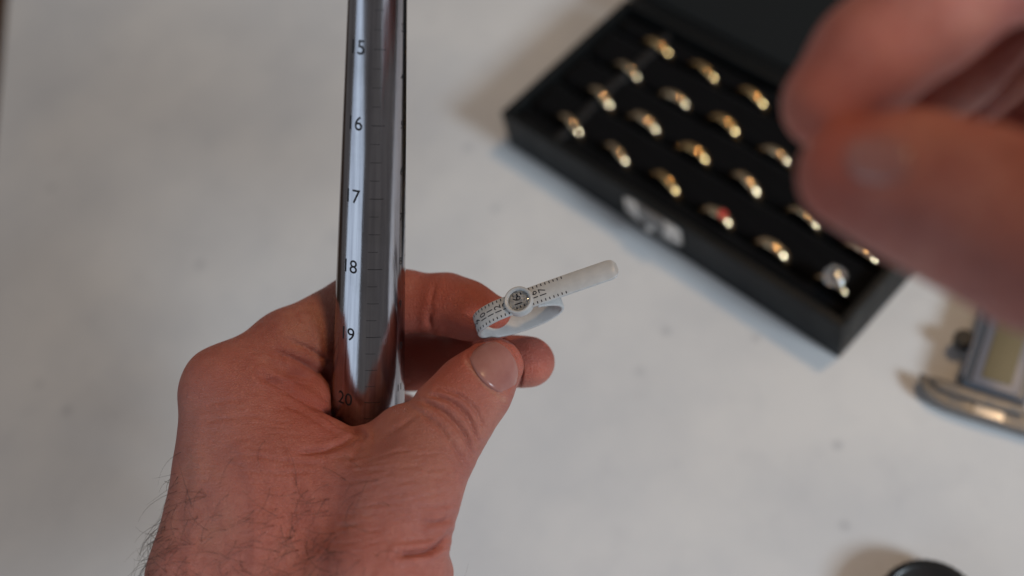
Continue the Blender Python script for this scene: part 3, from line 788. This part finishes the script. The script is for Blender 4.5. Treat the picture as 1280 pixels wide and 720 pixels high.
# ---- right hand, close to the lens
def build_right():
    fld = Field((36, -110, 20), (250, 135, 268), 1.0)
    palm = np.array([124., -24., 172.])
    for mc, r in ((c3(1420, -20, 188), 12), (c3(1430, 10, 208), 12), (c3(1440, 60, 226), 11), (c3(1450, 120, 240), 10)):
        chain(fld, [(palm + (mc - c3(1430, 30, 215)) * .5 + np.array([18, 4, 0]), 16), (mc, r)], 4, 12)
    chain(fld, [(np.array([122., -5., 150.]), 17), (c3(1440, 300, 172), 14)], 5, 10)
    # index
    chain(fld, [(c3(1420, -20, 188), 11), (c3(1270, -60, 184), 10), (c3(1155, 15, 186), 10.4), (c3(1088, 72, 187), 9.4), (c3(1036, 130, 188), 8.0)], 3, 4)
    # middle, ring, little
    chain(fld, [(c3(1430, 10, 208), 11), (c3(1290, -20, 212), 9.8), (c3(1185, 75, 208), 10), (c3(1095, 150, 204), 8.6)], 3, 2)
    chain(fld, [(c3(1440, 60, 226), 10), (c3(1310, 40, 234), 9), (c3(1220, 100, 232), 8.4), (c3(1165, 160, 226), 7.2)], 3, 2)
    chain(fld, [(c3(1450, 120, 240), 9), (c3(1340, 110, 246), 8), (c3(1270, 150, 242), 7.4), (c3(1225, 195, 236), 6.4)], 3, 2)
    # thumb
    chain(fld, [(c3(1450, 300, 176), 13.5), (c3(1310, 305, 170), 13.2), (c3(1220, 262, 171), 12.4), (c3(1140, 232, 174), 11.0), (c3(1066, 218, 177), 8.8)], 4, 3)
    # forearm, out of view; its path is shaped to shade the fingers
    chain(fld, [(np.array([126., -18., 165.]), 22), (np.array([121., 6., 104.]), 25), (np.array([150., 52., 40.]), 29)], 8, 14)
    V, Fs = surface_nets(fld); V = laplace(V, Fs, 3); x, y = pix(V)
    g = lambda cx_, cy_, s_: np.exp(-((x - cx_) ** 2 + (y - cy_) ** 2) / (2 * s_ * s_))
    fl_ = .6 * g(1040, 120, 60) + .5 * g(1030, 230, 50) + .4 * g(1150, 60, 60)
    o = flesh_mesh('right_hand', V, Fs, {'flush': np.clip(fl_, 0, .8), 'cool': np.zeros(len(V)), 'dry': np.zeros(len(V))}, palm, M_SKIN)
    return fld, o, palm
fldR, right, originR = build_right()
tag(right, 'blurred right hand reaching in over the ring box from the right edge', 'hand')
nail_mesh(fldR, [(1052, 187), (1072, 172), (1102, 168), (1132, 176), (1142, 198), (1136, 222), (1108, 232), (1076, 228), (1056, 212)], 140, 215, originR, right, name='thumbnail')

# ------------------------------------------------------------------ plastic ring sizer
su = np.array([1.0, -0.33, 0.0]); su /= np.linalg.norm(su)
sv_ = np.array([0.10, 0.42, 0.90]); sv_ -= su * (sv_ @ su); sv_ /= np.linalg.norm(sv_)
sw = np.cross(su, sv_); sw /= np.linalg.norm(sw)           # band width direction
if sw[1] > 0: sw = -sw                                     # points up the picture
SC = cpt(648, 391, 298.5)
sizer_o = SC + 0
sizer = empty('ring_sizer', CP + MW.T @ sizer_o); tag(sizer, 'white plastic ring sizer strap looped between thumb and fingertip', 'ring sizer')
sizer.rotation_euler = Matrix([list(MW.T @ su), list(MW.T @ sv_), list(MW.T @ np.cross(su, sv_))]).transposed().to_euler()
wsgn = 1.0 if np.cross(su, sv_) @ sw > 0 else -1.0         # local z sign that points up
au, bv = 11.6, 6.3
path = []
for k in range(70):          # right end, far side, left end, near side
    a = math.radians(-62 + 305 * k / 69)
    path.append((au * math.cos(a), bv * math.sin(a)))
# strap runs on through the buckle into the tail
lx, ly = path[-1]
for t in np.r_[np.linspace(0.03, .88, 22), .91, .935, .955, .97, .98, .988, .994, .998, 1.0]:
    path.append((lx + t * (28.2 - lx), -bv - 0.55 + (ly + bv + .55) * (1 - t) ** 4 - 0.9 * t))
path = np.array(path); tn = np.gradient(path, axis=0); tn /= np.linalg.norm(tn, axis=1, keepdims=True); nr = np.stack([tn[:, 1], -tn[:, 0]], 1)   # outward
arc = np.r_[0, np.cumsum(np.linalg.norm(np.diff(path, axis=0), axis=1))]
bw, bt = 2.8, 0.45
V = []; Fc = []
prof = [(-1, -bt), (-1, bt), (-.93, bt * 1.0), (.93, bt), (1, bt), (1, -bt), (.93, -bt), (-.93, -bt)]
prof = [(-bw, -bt * .6), (-bw, bt * .6), (-bw + .2, bt), (bw - .2, bt), (bw, bt * .6), (bw, -bt * .6), (bw - .2, -bt), (-bw + .2, -bt)]
m = len(prof); n = len(path); Ltot = arc[-1]
for i in range(n):
    e = Ltot - arc[i]; ws = 1.0 if e > bw else max(.12, 1 - max(0, 1 - e / bw) ** 2.6) ** (1 / 2.6)
    for zz, o_ in prof:
        V.append((path[i, 0] + nr[i, 0] * o_, path[i, 1] + nr[i, 1] * o_, zz * ws))
for i in range(n - 1):
    for k in range(m): Fc.append((i * m + k, i * m + (k + 1) % m, (i + 1) * m + (k + 1) % m, (i + 1) * m + k))
Fc.append(tuple(range(m))[::-1]); Fc.append(tuple(range((n - 1) * m, n * m)))
st = link_mesh('strap', mesh_from('strap', V, Fc), M_PLASTIC, sizer); st.data.set_sharp_from_angle(angle=math.radians(50))
def on_strap(s, w, lift=0.03):
    i = np.clip(np.searchsorted(arc, s) - 1, 0, n - 2); t = (s - arc[i]) / (arc[i + 1] - arc[i])
    p = path[i] * (1 - t) + path[i + 1] * t; q = nr[i] * (1 - t) + nr[i + 1] * t; q = q / np.linalg.norm(q)
    return (p[0] + q[0] * (bt + lift), p[1] + q[1] * (bt + lift), w * wsgn)
# distance along the strap of the place under the lens
i_b = min(range(70, n), key=lambda i: abs(path[i, 0] - 1.2)); s_b = arc[i_b]
def print_num(txt, s, size, lift=.03):
    v, f = text_mesh(txt, size)
    link_mesh('printed_number', mesh_from('printed_number', [on_strap(s - p[1], p[0], lift) for p in v], f), M_INK, sizer, smooth=False)
pitch = 2.25
for k, txt in enumerate(['6', '7', '8', '9', '10', '11', '12', '13']): print_num(txt, s_b - 3.6 - pitch * (7 - k), 2.5)
for k, txt in enumerate(['16', '17']): print_num(txt, s_b + 4.3 + 2.3 * k, 2.6)
V = []; Fc = []
def stick(s, w0, w1, th=.13):
    b = len(V)
    V.extend([on_strap(s - th, w0), on_strap(s + th, w0), on_strap(s + th, w1), on_strap(s - th, w1)]); Fc.append((b, b + 1, b + 2, b + 3))
for k in range(-18, 12):
    s = s_b + k * pitch / 2
    if abs(k * pitch / 2) < 3.0: continue
    stick(s, 1.85, 2.55); stick(s, -2.55, -1.85)
o = link_mesh('scale_ticks', mesh_from('scale_ticks', V, Fc), M_INK, sizer, smooth=False); o['kind'] = 'stuff'
# buckle with its magnifying window
bp = path[i_b]; bn = nr[i_b]; bt_ = tn[i_b]
ba_ = np.array([[bt_[0], bt_[1], 0], [0, 0, 1], [bn[0], bn[1], 0]]); bc = np.array([bp[0], bp[1], 0])
bk = PB().lathe([(2.9, -1.25), (3.6, -1.25), (3.85, -1.0), (3.9, 0.9), (3.75, 1.45), (3.45, 1.65), (3.1, 1.5), (2.85, 1.05), (2.78, 0.6), (2.78, -1.0), (2.9, -1.25)], bc, ba_, 56).build('buckle', M_PLASTIC, sizer)
PB().lathe([(0, 0.62), (2.76, 0.62), (2.76, 0.95), (2.1, 1.22), (1.3, 1.42), (0.6, 1.5), (0, 1.53)], bc, ba_, 40).build('lens', M_LENS, sizer)
print_num('16', s_b - .2, 2.9, .05)
V = []; Fc = []
for k in range(-1, 2):
    stick(s_b + k * pitch / 2 * .9, 1.35, 2.0, .16); stick(s_b + k * pitch / 2 * .9, -2.0, -1.35, .16)
o = link_mesh('scale_ticks', mesh_from('scale_ticks', V, Fc), M_INK, sizer, smooth=False); o['kind'] = 'stuff'
